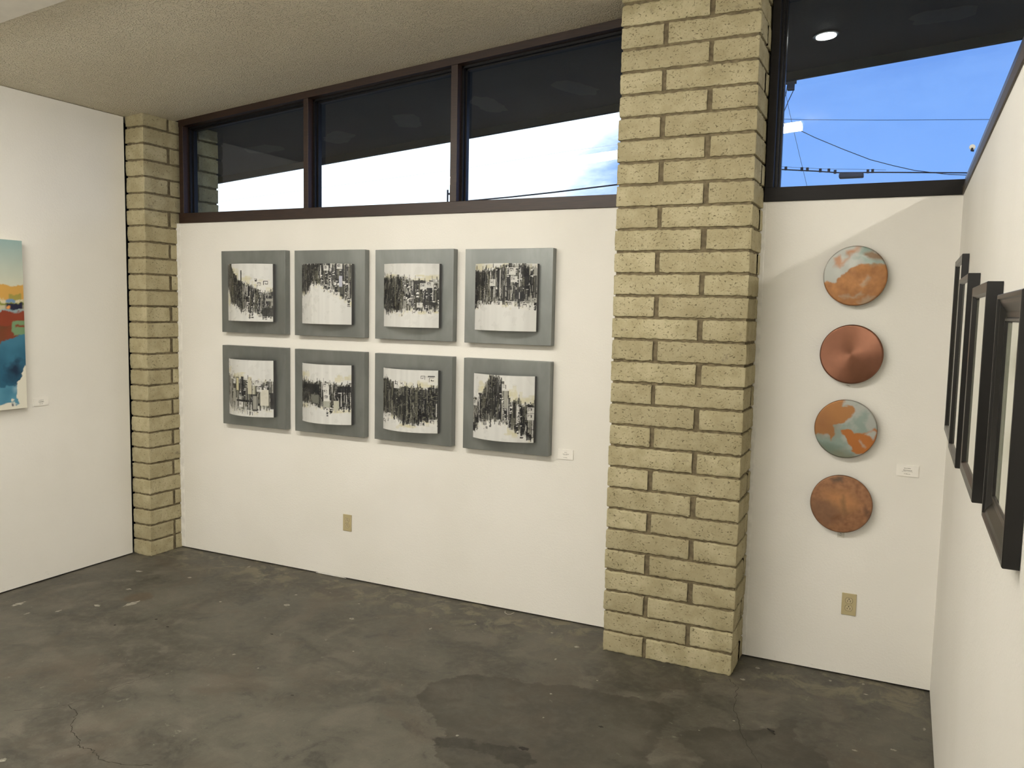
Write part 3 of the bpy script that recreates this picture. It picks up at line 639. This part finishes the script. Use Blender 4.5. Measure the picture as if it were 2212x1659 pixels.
# copper discs ---------------------------------------------------------------
def fbm(x, y, seed, sc, oct=4):
    out = np.zeros(x.shape); flat = out.ravel(); xf, yf = x.ravel(), y.ravel()
    for i in range(len(flat)): flat[i] = noise.fractal(Vector((xf[i]*sc+seed*7.1, yf[i]*sc+seed*3.3, seed)), 1.0, 2.0, oct)
    return flat.reshape(x.shape)
def poly_mask(poly, x, y, soft=.04): return np.clip(.5-sdf(poly, x, y)/soft, 0, 1)
OR, BR, GL, SG = np.array((.40, .18, .058)), np.array((.25, .11, .045)), np.array((.40, .41, .38)), np.array((.20, .29, .25))
def disc_paint(i, x, y):
    n = fbm(x, y, i+1, 2.4, 5); n2 = fbm(x, y, i+9, 6.5, 4); wx, wy = x+n*.10+n2*.03, y+fbm(x, y, i+4, 2.6, 4)*.10
    def blend(c, m, k): return c*(1-m[..., None])+k*m[..., None]
    if i == 0:
        c = np.tile(OR, x.shape+(1,))*(1+.22*n2[..., None])
        c = blend(c, np.clip(.3-y*.3+n*.4, 0, .5), BR)
        c = blend(c, poly_mask([(-1.2, -.30), (-.55, -.15), (-.25, .15), (.1, .38), (.5, .42), (.95, .35), (1.2, .9), (-.3, 1.3), (-1.3, 1.0)], wx, wy), GL)
        c = blend(c, poly_mask([(.0, .62), (.4, .60), (1.0, .45), (.75, .38), (.3, .45), (.05, .80), (.3, 1.1), (.5, .8), (.2, .72)], wx, wy, .2)*.8, SG)
        c = blend(c, poly_mask([(-.75, .62), (-.55, .70), (-.45, .45), (-.2, .62), (-.25, .85), (.15, 1.0), (-.1, .75), (-.25, .5), (-.5, .28), (-.72, .35)], wx, wy, .12)*.85, np.array((.40, .18, .08)))
        c = blend(c, poly_mask([(.25, .78), (.5, .85), (.8, .65), (.9, .5), (.5, .55), (.22, .7)], wx, wy, .1)*.9, np.array((.20, .11, .05)))
        for p in ([(.15, -.3), (.42, -.02), (.50, -.1), (.25, -.35)], [(-.05, -.75), (.25, -.55), (.30, -.62), (.1, -.8)], [(.1, -.95), (.45, -.62), (.65, -.7), (.3, -1.0)], [(-.5, -.65), (-.2, -.62), (0, -.75), (-.3, -.7)]):
            c = blend(c, poly_mask(p, wx, wy, .1)*.6, np.array((.36, .30, .22)))
    elif i == 1:
        c = np.tile(np.array((.27, .125, .080)), x.shape+(1,)); c = c*(1+.10*n[..., None])
    elif i == 2:
        c = np.tile(GL*.95, x.shape+(1,)); c = blend(c, np.clip(.5+n-y*.3-x*.4, 0, .7), SG)
        c = blend(c, poly_mask([(-1.2, 1.2), (-.1, 1.2), (-.12, .8), (.15, .82), (.25, .62), (.1, .42), (-.2, .22), (-.38, .05), (-.3, -.2), (-.42, -.38), (-.55, -.2), (-.85, -.22), (-1.3, -.5)], wx, wy, .05), OR*.9)
        c = blend(c, poly_mask([(-1, .6), (-.6, .5), (-.3, .1), (-.35, -.2), (-.9, -.2), (-1.2, 0)], wx, wy, .5)*.6, BR)
        c = blend(c, poly_mask([(-.12, -.02), (.1, .0), (.3, -.12), (.7, -.06), (.95, .1), (1.1, .05), (1.1, -.5), (.7, -.9), (.3, -.75), (.1, -.5), (-.1, -.25)], wx, wy, .05), np.array((.42, .15, .035)))
        c = blend(c, poly_mask([(.82, .0), (.98, .0), (.92, -.3), (.82, -.2), (.65, -.12)], wx, wy, .08), GL)
        c = blend(c, poly_mask([(.45, -.35), (.55, -.4), (.68, -.62), (.58, -.55)], wx, wy, .08)*.8, GL)
        c = blend(c, poly_mask([(-.9, -.55), (-.3, -.55), (-.1, -.75), (.3, -.85), (.5, -1.1), (-.6, -1.1)], wx, wy, .2)*.55, np.array((.16, .13, .06)))
        c = blend(c, poly_mask([(-.85, -.5), (-.3, -.5), (-.1, -.7), (-.5, -.85)], wx, wy, .2)*.6, SG*.8)
    else:
        c = np.tile(np.array((.30, .145, .072)), x.shape+(1,))*(1+.3*n2[..., None])
        c = blend(c, poly_mask([(-.55, .35), (.1, .45), (.6, .1), (.4, -.1), (-.05, -.35), (-.3, .0)], wx, wy, .4)*.8, np.array((.50, .24, .10)))
        c = blend(c, poly_mask([(-.9, .1), (-.4, .1), (0, -.2), (.1, -.6), (-.5, -.8), (-1, -.3)], wx, wy, .2)*.7, np.array((.22, .12, .07)))
        c = blend(c, poly_mask([(-.35, .85), (0, .9), (0, .78), (-.25, .75)], wx, wy, .2), np.array((.07, .06, .045)))
        c = blend(c, poly_mask([(.05, .3), (.12, -.1), (.22, -.3), (.12, -.35), (-.02, .1)], wx, wy, .2)*.7, np.array((.11, .08, .05)))
        c = blend(c, poly_mask([(.75, .1), (.95, -.3), (.9, -.5), (.8, -.2)], wx, wy, .15)*.7, np.array((.08, .05, .035)))
        c = blend(c, poly_mask([(-.3, -.5), (0, -.35), (0, -.55), (-.25, -.6)], wx, wy, .15)*.7, np.array((.20, .085, .035)))
    return np.clip(c, .01, .9)
def spun_mat():
    m, T, b = mat('spun_brushed_copper')
    tc = T.node('ShaderNodeTexCoord').outputs['Object']
    sp = T.node('ShaderNodeSeparateXYZ', {0: tc}); r = T.math('SQRT', T.math('ADD', T.math('POWER', sp.outputs[0], 2.0), T.math('POWER', sp.outputs[2], 2.0)))
    n = T.noise(T.node('ShaderNodeCombineXYZ', {0: r}).outputs[0], 900, 2)
    c = T.node('ShaderNodeAttribute', attribute_name='paint').outputs['Color']
    T.put(b.inputs['Base Color'], T.mix(T.math('MULTIPLY', n, .12), c, (.2, .1, .07, 1)))
    b.inputs['Metallic'].default_value = 1; b.inputs['Roughness'].default_value = .42; b.inputs['Anisotropic'].default_value = .85
    tg = T.node('ShaderNodeTangent', direction_type='RADIAL', axis='Y'); T.l.new(tg.outputs[0], b.inputs['Tangent'])
    return m
M['spun'] = spun_mat()
DISCS = [(-.246, 2.058, 'topmost round copper disc with grey and orange swirls', 'copper'), (-.243, 1.669, 'second round disc from the top, plain reddish brown spun copper', 'spun'),
         (-.250, 1.292, 'third round copper disc from the top, pale blue-grey patch on orange', 'copper'), (-.251, .907, 'lowest round copper disc, mottled brown without blue', 'copper')]
for i, (cx, cz, lab, mt) in enumerate(DISCS):
    root = empty('copper_disc', (cx, 0, cz), lab, 'wall art', 'round copper discs on the narrow wall')
    R = .1475; nr, na = 72, 150; yb = -.040; dish = -.004
    rr = np.linspace(0, 1, nr+1)[1:]; aa = np.arange(na)*2*math.pi/na; RR, AA = np.meshgrid(rr, aa, indexing='ij')
    x, y = RR*np.cos(AA), RR*np.sin(AA); cols = disc_paint(i, x, y).reshape(-1, 3)
    lip = np.clip((RR-.965)/.035, 0, 1)**2*.006
    X, Z, Yv = x*R, y*R, yb+dish*(1-RR**2)+lip
    vs_ = [(0, yb+dish, 0)]+np.stack([X.ravel(), Yv.ravel(), Z.ravel()], 1).tolist(); c0 = disc_paint(i, np.array([[.01]]), np.array([[.01]])).reshape(-1, 3)
    fs = [(0, 1+(k+1) % na, 1+k) for k in range(na)]
    for j in range(nr-1):
        for k in range(na): a0 = 1+j*na; fs.append((a0+k, a0+(k+1) % na, a0+na+(k+1) % na, a0+na+k))
    mb = MB(); mb.add(vs_, fs)
    d = mb.build('disc_face', M[mt], None, smooth=True, recalc=True); set_paint(d.data, np.concatenate([c0, cols]))
    d.parent = root
    rim = MB().disc((0, yb+.0055, 0), R+.0006, .007, 120, 'y').build('rim', M['rim'], None); rim.parent = root
    st = MB().disc((0, yb+.0125, 0), .075, .0275, 40, 'y').build('standoff', M['rim'], None); st.parent = root

# small marks and tag under discs
tg = MB(); tg.box(-.262, -.228, -.0012, -.0002, .724, .760); o = tg.build('adhesive_tag', simple('cloudy_tape', (.60, .57, .50), .35), None, bevel=.0003)
tagp(o, 'small cloudy square tag stuck below the lowest copper disc', 'tag')
MB().box(-.252, -.242, -.0016, -.001, .735, .737).add([(-.250, -.0014, .748), (-.243, -.0014, .742), (-.241, -.0014, .744), (-.248, -.0014, .750)], [(0, 1, 2, 3)]).build('ink_mark', M['ink'], o)
mk = MB()
for a, b in (((-.262, 1.512), (-.252, 1.507)), ((-.252, 1.507), (-.245, 1.511)), ((-.256, 1.514), (-.247, 1.506)), ((-.247, 1.506), (-.240, 1.508))):
    mk.tube([(a[0], -.0006, a[1]), (b[0], -.0006, b[1])], .0007, 5)
tagp(mk.build('pencil_mark', M['ink']), 'faint pencil squiggle on the wall just under the second copper disc', 'mark')

# wall cards -----------------------------------------------------------------
def card(label, axis, c, w, h, lines, seed):
    """c = centre; axis 'y' for cards on the window wall, 'x' for the left wall"""
    root = empty('title_card', c, label, 'label', 'small white title cards'); rng = random.Random(seed)
    def bx(u0, u1, d0, d1, z0, z1):
        if axis == 'y': return (c[0]+u0, c[0]+u1, -d1, -d0, c[2]+z0, c[2]+z1)
        return (XL+d0, XL+d1, c[1]+u0, c[1]+u1, c[2]+z0, c[2]+z1)
    MB().box(*bx(-w/2, w/2, .0003, .0055, -h/2, h/2)).build('card_board', M['card'], root)
    for zf, lw, th in lines:
        mb = MB(); u = -lw/2-.0
        while u < lw/2:
            g = rng.uniform(.0012, .0026); up = rng.uniform(.45, 1)*th
            mb.box(*bx(u, u+g, .0054, .0058, zf*h-th/2, zf*h-th/2+up)); u += g+rng.choice([.0005, .0006, .0016])
        mb.build('text_line', M['ink'], root)
card('title card right of the eight grey panels, near the pillar', 'y', (-1.773, 0, 1.012), .096, .058, [(.24, .014, .0035), (.05, .038, .0042), (-.05, .026, .0022), (-.30, .024, .0034)], 1)
card('title card on the narrow wall to the right of the copper discs', 'y', (.043, 0, 1.103), .099, .056, [(.22, .030, .0035), (.04, .038, .0042), (-.07, .048, .0022), (-.28, .028, .0034)], 2)
card('title card on the left wall beside the colourful canvas', 'x', (XL, -.981, 1.196), .100, .048, [(.22, .030, .0034), (.03, .036, .0042), (-.04, .030, .003), (-.26, .024, .0032)], 3)

# outlets --------------------------------------------------------------------
def outlet(label, x, zt):
    w, h = .070, .1145; cz = zt-h/2; cx = x+w/2
    root = empty('wall_outlet', (cx, 0, cz), label, 'outlet', 'almond duplex outlets')
    MB().box(cx-w/2, cx+w/2, -.0062, -.0004, cz-h/2, cz+h/2).build('face_plate', M['almond'], root, bevel=.0025, seg=3)
    MB().disc((cx, -.0072, cz), .0028, .001, 16, 'y').build('screw', M['almond2'], root)
    for s in (1, -1):
        zc = cz+s*.0195; n = 40; pts = []
        for k in range(n):
            a = 2*math.pi*k/n; pts.append((cx+math.cos(a)*.0172, min(max(math.sin(a)*.0172, -.0142), .0142)+zc))
        def ring(sc, y): return [(cx+(px-cx)*sc, y, zc+(pz-zc)*sc) for px, pz in pts]
        MB().add(ring(1.07, -.00635)+ring(1.0, -.0064), [(k, (k+1) % n, n+(k+1) % n, n+k) for k in range(n)]).build('groove', M['slot'], root)
        rc = MB().add(ring(1.0, -.0055)+ring(.97, -.0078), [(k, (k+1) % n, n+(k+1) % n, n+k) for k in range(n)]+[tuple(range(n, 2*n))]).build('receptacle', M['almond2'], root)
        mb = MB(); mb.box(cx-.0078, cx-.0054, -.0082, -.0076, zc-.0062, zc+.0022); mb.box(cx+.0054, cx+.0078, -.0082, -.0076, zc-.0068, zc+.0030)
        mb.disc((cx, -.0082, zc+.0085), .0027, .0006, 14, 'y'); mb.build('slots', M['slot'], rc)
outlet('almond duplex outlet on the long wall below the grey panels', -3.3855, .4509)
outlet('almond duplex outlet low on the narrow wall below the copper discs', -.2229, .4399)

# canvas painting on the left wall -------------------------------------------
def painting():
    y1, y0, z0, z1 = -1.100, -2.35, 1.172, 2.225; T_ = .04
    root = empty('canvas_painting', (XL, (y0+y1)/2, z0), 'tall abstract canvas on the left wall, teal sky over orange, rust and deep blue', 'painting')
    MB().box(XL+.0005, XL+T_-.001, y0, y1, z0, z1).build('stretched_canvas', M['canvas'], root, bevel=.002)
    nu, nv = 250, 210; u = np.linspace(0, 1, nu+1); v = np.linspace(0, 1, nv+1); U, V = np.meshgrid(u, v)
    xx = (1-U)*(y1-y0)   # metres left of the right edge
    yy = V*(z1-z0)
    n1 = fbm(xx, yy, 3, 5, 3); n2 = fbm(xx, yy, 6, 16, 4); n3 = fbm(xx, yy, 8, 40, 3)
    v_ = yy/(z1-z0)+n1*.012*0+n2*.016+n3*.006; c = np.zeros(U.shape+(3,))
    sky = np.array((.30, .43, .42))*(1-V[..., None]/.27)+np.array((.60, .60, .48))*(V[..., None]/.27); c[:] = sky*(1+.06*n1[..., None])
    def put(m, k, al=1.0):
        m = np.clip(m, 0, 1)[..., None]*al; c[:] = c*(1-m)+np.array(k)*m
    st = lambda a, w=.006: np.clip((a)/w+.5, 0, 1)
    put(st(v_-.262), (.58, .33, .08)); put(st(v_-.262)*np.clip(n1*2+.4, 0, 1), (.62, .42, .16))
    put(st(v_-.315+.3*(xx-.05)*0)*st(.04-np.abs(xx-.055)), (.26, .26, .06), .8)
    put(st(v_-.345), (.62, .55, .38)); put(st(v_-.352)*st(n2-.0), (.30, .32, .07))
    put(st(v_-.365), (.22, .24, .05)); put(st(.012-np.abs(v_-.353))*st(.03-np.abs(xx-.085)), (.16, .27, .42))
    put(st(v_-.383)*st(n2+.18), (.50, .45, .30)); put(st(.022-np.abs(v_-.392-.08*(xx-.06)))*st(.055-np.abs(xx-.06), .02), (.015, .015, .04)); put(st(.011-np.hypot(v_-.402, (xx-.10)*.9)), (.75, .30, .08))
    put(st(v_-.412), (.25, .36, .40), .9); put(st(v_-.420), (.23, .045, .02)); put(st(v_-.50)*np.clip(.6+n1, 0, 1), (.13, .05, .02)); 
    g = st(v_-.468-.3*np.maximum(0, xx-.055))*st(.075-xx+n2*.02, .01)*st(.56-v_); put(g, (.16, .27, .14)); put(st(.006-np.abs(v_-.505-n2*.02))*st(.06-xx), (.22, .05, .02))
    b = st(v_-.555-.35*np.maximum(xx-.02, 0)+.0); put(b, (.045, .17, .26)); put(b*np.clip((v_-.60)*6+n1*.8, 0, 1), (.02, .10, .17))
    put(b*np.clip(1-np.hypot((v_-.78)/.09, (xx-.07)/.08)+n2*.5, 0, 1), (.008, .02, .05), .95); put(st(v_-.86)*np.clip(.7+n1, 0, 1), (.10, .30, .42), .8)
    put(np.clip(1-np.hypot((v_-.88)/.03, (xx-.07)/.03)+n2*.4, 0, 1), (.35, .50, .60), .6)
    edge = st(v_-.745-np.clip(xx-.005, 0, .05)*1.9-np.clip(xx-.05, 0, 1)*.0+n2*.02)*st(.060-xx+n2*.018+.000, .004); put(edge, (.74, .71, .60))
    put(st(v_-.955+n2*.02-.15*np.clip(xx-.06, 0, .1)), (.74, .71, .60)); put(st(.006-np.hypot(v_-.972, xx-.093)), (.03, .03, .07))
    Y = y0+(y1-y0)*U; Z = z1-(z1-z0)*V; idx = np.arange(U.size).reshape(U.shape)
    mb = MB(); mb.add(np.stack([np.full(U.size, XL+T_), Y.ravel(), Z.ravel()], 1).tolist(), np.stack([idx[1:, :-1].ravel(), idx[1:, 1:].ravel(), idx[:-1, 1:].ravel(), idx[:-1, :-1].ravel()], 1).tolist())
    o = mb.build('painted_face', M['paint'], root, recalc=False); set_paint(o.data, np.clip(c, .004, .9).reshape(-1, 3))
painting()

# framed pictures on the partition ------------------------------------------
def framed(label, y0, y1, z0, z1, xf, mw, cove):
    """y1 = far end (towards the window wall), y0 = near end"""
    root = empty('picture_frame', (XR, (y0+y1)/2, z0), label, 'picture frame', 'black framed pictures on the right wall')
    t = XR-xf; mb = MB()
    # moulding profile: (distance in from the outer edge, x)
    if cove: prof = [(0, XR-.001), (0, xf+.002), (.002, xf), (.010, xf), (.013, xf+.004), (.020, xf+.006), (mw*.62, xf+.016), (mw*.80, xf+.018), (mw*.84, xf+.013), (mw*.93, xf+.013), (mw, xf+.020), (mw, XR-.001)]
    else: prof = [(0, XR-.001), (0, xf+.002), (.002, xf), (mw*.72, xf+.001), (mw*.8, xf+.004), (mw, xf+.012), (mw, XR-.001)]
    vs_ = []
    for d, x in prof: vs_ += [(x, y0+d, z0+d), (x, y1-d, z0+d), (x, y1-d, z1-d), (x, y0+d, z1-d)]
    n = len(prof)
    for side, nm in enumerate(('bottom_rail', 'far_stile', 'top_rail', 'near_stile')):
        a, b = side, (side+1) % 4; m2 = MB(); vv = []
        for k in range(n): vv += [vs_[4*k+a], vs_[4*k+b]]
        fs = [(2*k, 2*k+1, 2*k+3, 2*k+2) for k in range(n-1)]+[(2*n-2, 2*n-1, 1, 0)]
        m2.add(vv, fs); m2.build(nm.split('_')[1], M['black'], root)
    g0 = xf+.016 if cove else xf+.010
    MB().box(g0+.003, XR-.002, y0+mw*.9, y1-mw*.9, z0+mw*.9, z1-mw*.9).build('mat_board', M['ivory'], root)
    MB().box(g0, g0+.0015, y0+mw*.9, y1-mw*.9, z0+mw*.9, z1-mw*.9).build('picture_glass', M['fglass'], root)
framed('black picture frame farthest along the right wall, next to the corner', -.770, -.250, 1.350, 2.112, .180, .030, False)
framed('black picture frame, second from the corner on the right wall', -1.400, -.905, 1.362, 2.006, .1695, .024, False)
framed('black picture frame, second nearest on the right wall', -2.150, -1.650, 1.400, 1.950, .1695, .036, False)
framed('nearest black picture frame on the right wall, with a moulded lip', -2.790, -2.350, 1.412, 1.912, .1765, .062, True)

M['tube_bay'] = emit_mat('bright_lit_diffuser', (1.0, .962, .875), TUBE*3.2)
M['tube_fill'] = emit_mat('fill_diffuser', (1.0, .962, .875), TUBE*2.6)  # for the added fill lamp behind the viewpoint
# lights ---------------------------------------------------------------------
def batten(x0, x1, y, label, tm='tube'):
    root = empty('ceiling_light', ((x0+x1)/2, y, ceil_z((x0+x1)/2)-.012), label, 'ceiling light', 'linear ceiling lights')
    c = lambda x: ceil_z(x)-.012
    MB().slope_box(x0, x1, y-.09, y+.09, lambda x: c(x)-.03, lambda x: c(x)).build('housing', M['white'], root)
    MB().slope_box(x0+.012, x1-.012, y-.075, y+.075, lambda x: c(x)-.078, lambda x: c(x)-.03).build('diffuser', M[tm], root)
batten(-2.08, -.885, -2.80, 'lit bar light seen as a white reflection low in the right window')
batten(-3.32, -2.10, -2.80, 'middle length of the ceiling light run in front of the long window')
batten(-4.56, -3.34, -2.80, 'left length of the ceiling light run in front of the long window')
batten(-1.3, -.1, -8.0, 'added fill light on the unseen ceiling far behind the viewpoint', 'tube_fill')  # added fill lamp, brightens the right-hand walls
batten(-4.6, -3.4, -8.0, 'added left-hand fill light on the unseen ceiling far behind the viewpoint')  # added fill lamp, lifts the general room light
def batten_y(x, y0, y1, label):
    root = empty('ceiling_light', (x, (y0+y1)/2, ceil_z(x)-.012), label, 'ceiling light', 'linear ceiling lights')
    c = lambda q: ceil_z(q)-.012
    MB().slope_box(x-.09, x+.09, y0, y1, lambda q: c(q)-.03, lambda q: c(q)).build('housing', M['white'], root)
    MB().slope_box(x-.06, x+.06, y0+.012, y1-.012, lambda q: c(q)-.065, lambda q: c(q)-.03).build('diffuser', M['tube_bay'], root)
batten_y(2.45, -3.2, -2.0, 'linear ceiling light over the bay behind the right partition')

# soffit downlight outside the right window
lx, ly = -.54, .965; lz = ceil_z(lx)
root = empty('soffit_downlight', (lx, ly, lz), 'round lit downlight in the dark eave outside the right window', 'downlight')
th = math.atan(SL)
def tilt(o):
    o.parent = root; o.rotation_euler = (0, -th, 0); return o
tilt(MB().disc((0, 0, -.006), .078, .006, 40, 'z').build('trim_ring', M['soffit']))
tilt(MB().disc((0, 0, -.012), .058, .006, 40, 'z').build('lens', M['soffit_lamp']))

# outside: wires and fittings --------------------------------------------------
YO = 12.0
def wire(name, pts, r, label, cat='cable', y=YO):
    P = []
    for a, b in zip(pts[:-1], pts[1:]):
        for k in range(6): t = k/6; P.append((a[0]+(b[0]-a[0])*t, y, a[1]+(b[1]-a[1])*t))
    P.append((pts[-1][0], y, pts[-1][1]))
    return tagp(MB().tube(P, r*.75, 6).build(name, M['wire'], smooth=True), label, cat, 'overhead wires outside the windows')
wire('overhead_wire', [(-2.85, 5.58), (-2.331, 5.532), (-1.957, 5.489), (-.649, 5.378), (1.126, 5.25), (3.2, 5.2)], .006, 'thin level wire crossing the middle of the right window')
wire('overhead_wire', [(-2.85, 5.75), (-2.328, 5.472), (-2.243, 5.431), (-1.736, 5.149), (-1.244, 4.908), (-.764, 4.688), (-.377, 4.56), (-.035, 4.46), (.516, 4.359), (1.6, 4.27), (3.2, 4.35)], .009, 'sagging wire slanting down across the right window')
wire('guy_wire', [(-2.31, 6.20), (-2.277, 5.968), (-2.215, 5.709), (-2.113, 5.32), (-1.983, 4.845), (-1.833, 4.31), (-1.7, 3.8), (-.75, .0)], .005, 'thin steep wire near the left edge of the right window', y=YO-.12)
c = wire('power_cable', [(-2.85, 4.66), (-2.304, 4.616), (-1.706, 4.554), (-1.286, 4.502), (-.599, 4.474), (.833, 4.39), (3.2, 4.3)], .016, 'thick bundled cable low across the right window', y=YO+.12)
for x, z in ((-2.24, 4.63), (-1.95, 4.60), (-1.85, 4.59), (-1.62, 4.56), (-1.47, 4.55), (-1.36, 4.52), (-.80, 4.50), (-.72, 4.50)):
    MB().box(x-.022, x+.022, YO+.09, YO+.15, z-.03, z+.035).build('clamp', M['wire'], c)
wire('power_cable', [(-2.85, 4.74), (-2.24, 4.67), (-1.6, 4.60), (-1.0, 4.56), (-.5, 4.52)], .004, 'fine strand running just above the thick bundled cable', y=YO+.18)
tagp(MB().box(-1.287, -.866, YO+.02, YO+.20, 4.395, 4.478).build('splice_case', simple('splice_case_grey', (.04, .055, .09), .6), bevel=.02), 'grey splice case hanging on the bundled cable', 'splice case')
wire('hanging_lead', [(-2.31, 5.45), (-2.30, 5.62), (-2.228, 5.82), (-2.15, 5.998), (-2.125, 6.15), (-2.139, 6.22)], .010, 'curved dark lead hanging under the eave in the right window', y=YO-.10)
wire('hanging_lead', [(-2.36, 5.70), (-2.277, 5.968), (-2.262, 6.12), (-2.274, 6.20)], .010, 'short dark lead at the very edge of the right window', y=YO-.07)
# pole the wires run to (stands behind the block pillar, its arm end shows)
def utility_pole(x, y, label):
    root = empty('utility_pole', (x, y, 0), label, 'utility pole', 'utility poles')
    MB().tube([(x, y, -.3), (x, y, 7.6)], [.16, .12], 14).build('pole_shaft', M['polewood'], root, smooth=True)
    MB().box(x-.75, x+.75, y-.20, y-.11, 6.14, 6.26).build('crossarm', M['polewood'], root)
    for q in (.45, .58, .70):
        MB().tube([(x+q, y-.155, 6.26), (x+q, y-.155, 6.34), (x+q, y-.155, 6.40)], [.02, .045, .025], 10).build('insulator', M['wire'], root)
    MB().box(x+.60, x+.72, y-.21, y-.12, 6.02, 6.14).build('fitting', M['wire'], root)
M['polewood'] = simple('grey_pole_wood', (.05, .045, .045), .8)
utility_pole(-2.85, 12.06, 'utility pole outside, its cross-arm end and fittings showing at the right window edge')
utility_pole(3.2, 12.06, 'utility pole outside beyond the right partition, carrying the wires')
utility_pole(-25.0, 12.06, 'utility pole outside far to the left, carrying the rising cable')
wire('power_cable', [(-25.0, 3.9), (-11.5, 4.15), (-9.17, 4.262), (-8.013, 4.309), (-6.918, 4.372), (-5.478, 4.47), (-4.2, 4.58), (-2.85, 4.72)], .022, 'cable rising to the right at the bottom of the long window')
wire('overhead_wire', [(-25.0, 4.0), (-9.0, 5.0), (-6.623, 5.214), (-5.455, 5.28), (-2.85, 5.45)], .002, 'faint thin wire in the third pane of the long window')
mb = MB(); mb.tube([(-9.60, YO+1, -.21), (-9.60, YO+1, 4.62)], .02, 6); mb.box(-9.60, -9.42, YO+.97, YO+1.03, 4.50, 4.54)
o = mb.build('antenna_pole', M['wire']); o.location = (-.55, 0, .08); tagp(o, 'small dark pole tip at the right edge of the middle pane', 'pole')
# stand-in shape for a small camera-like reflection in the right pane
root = empty('reflection_standin', (.233, .0925, 2.672), 'tiny white and dark stand-in for a camera-like reflection in the right window glass', 'standin')
MB().disc((.233, .0865, 2.674), .0135, .006, 24, 'y').build('standin_disc', M['white'], root, bevel=.002)
MB().tube([(.233, .083, 2.668), (.230, .079, 2.657), (.240, .077, 2.655)], .005, 8).build('standin_arm', M['wire'], root)

# floor debris ------------------------------------------------------------------
mb = MB(); mb.tube([(-.463, -.761, .003), (-.445, -.775, .004), (-.425, -.801, .003)], [.0025, .004, .002], 6); mb.tube([(-.445, -.775, .004), (-.430, -.772, .003)], [.003, .0012], 6)
tagp(mb.build('twig', M['twig'], smooth=True), 'small dark forked twig on the stained floor near the right wall', 'twig')
mb = MB(); mb.tube([(-2.14, -.020, .0015), (-2.128, -.05, .0015), (-2.104, -.064, .0015), (-2.085, -.052, .0015), (-2.078, -.02, .0015)], .0012, 5)
tagp(mb.build('thread', M['thread'], smooth=True), 'curved pale thread on the floor at the foot of the long wall', 'thread')
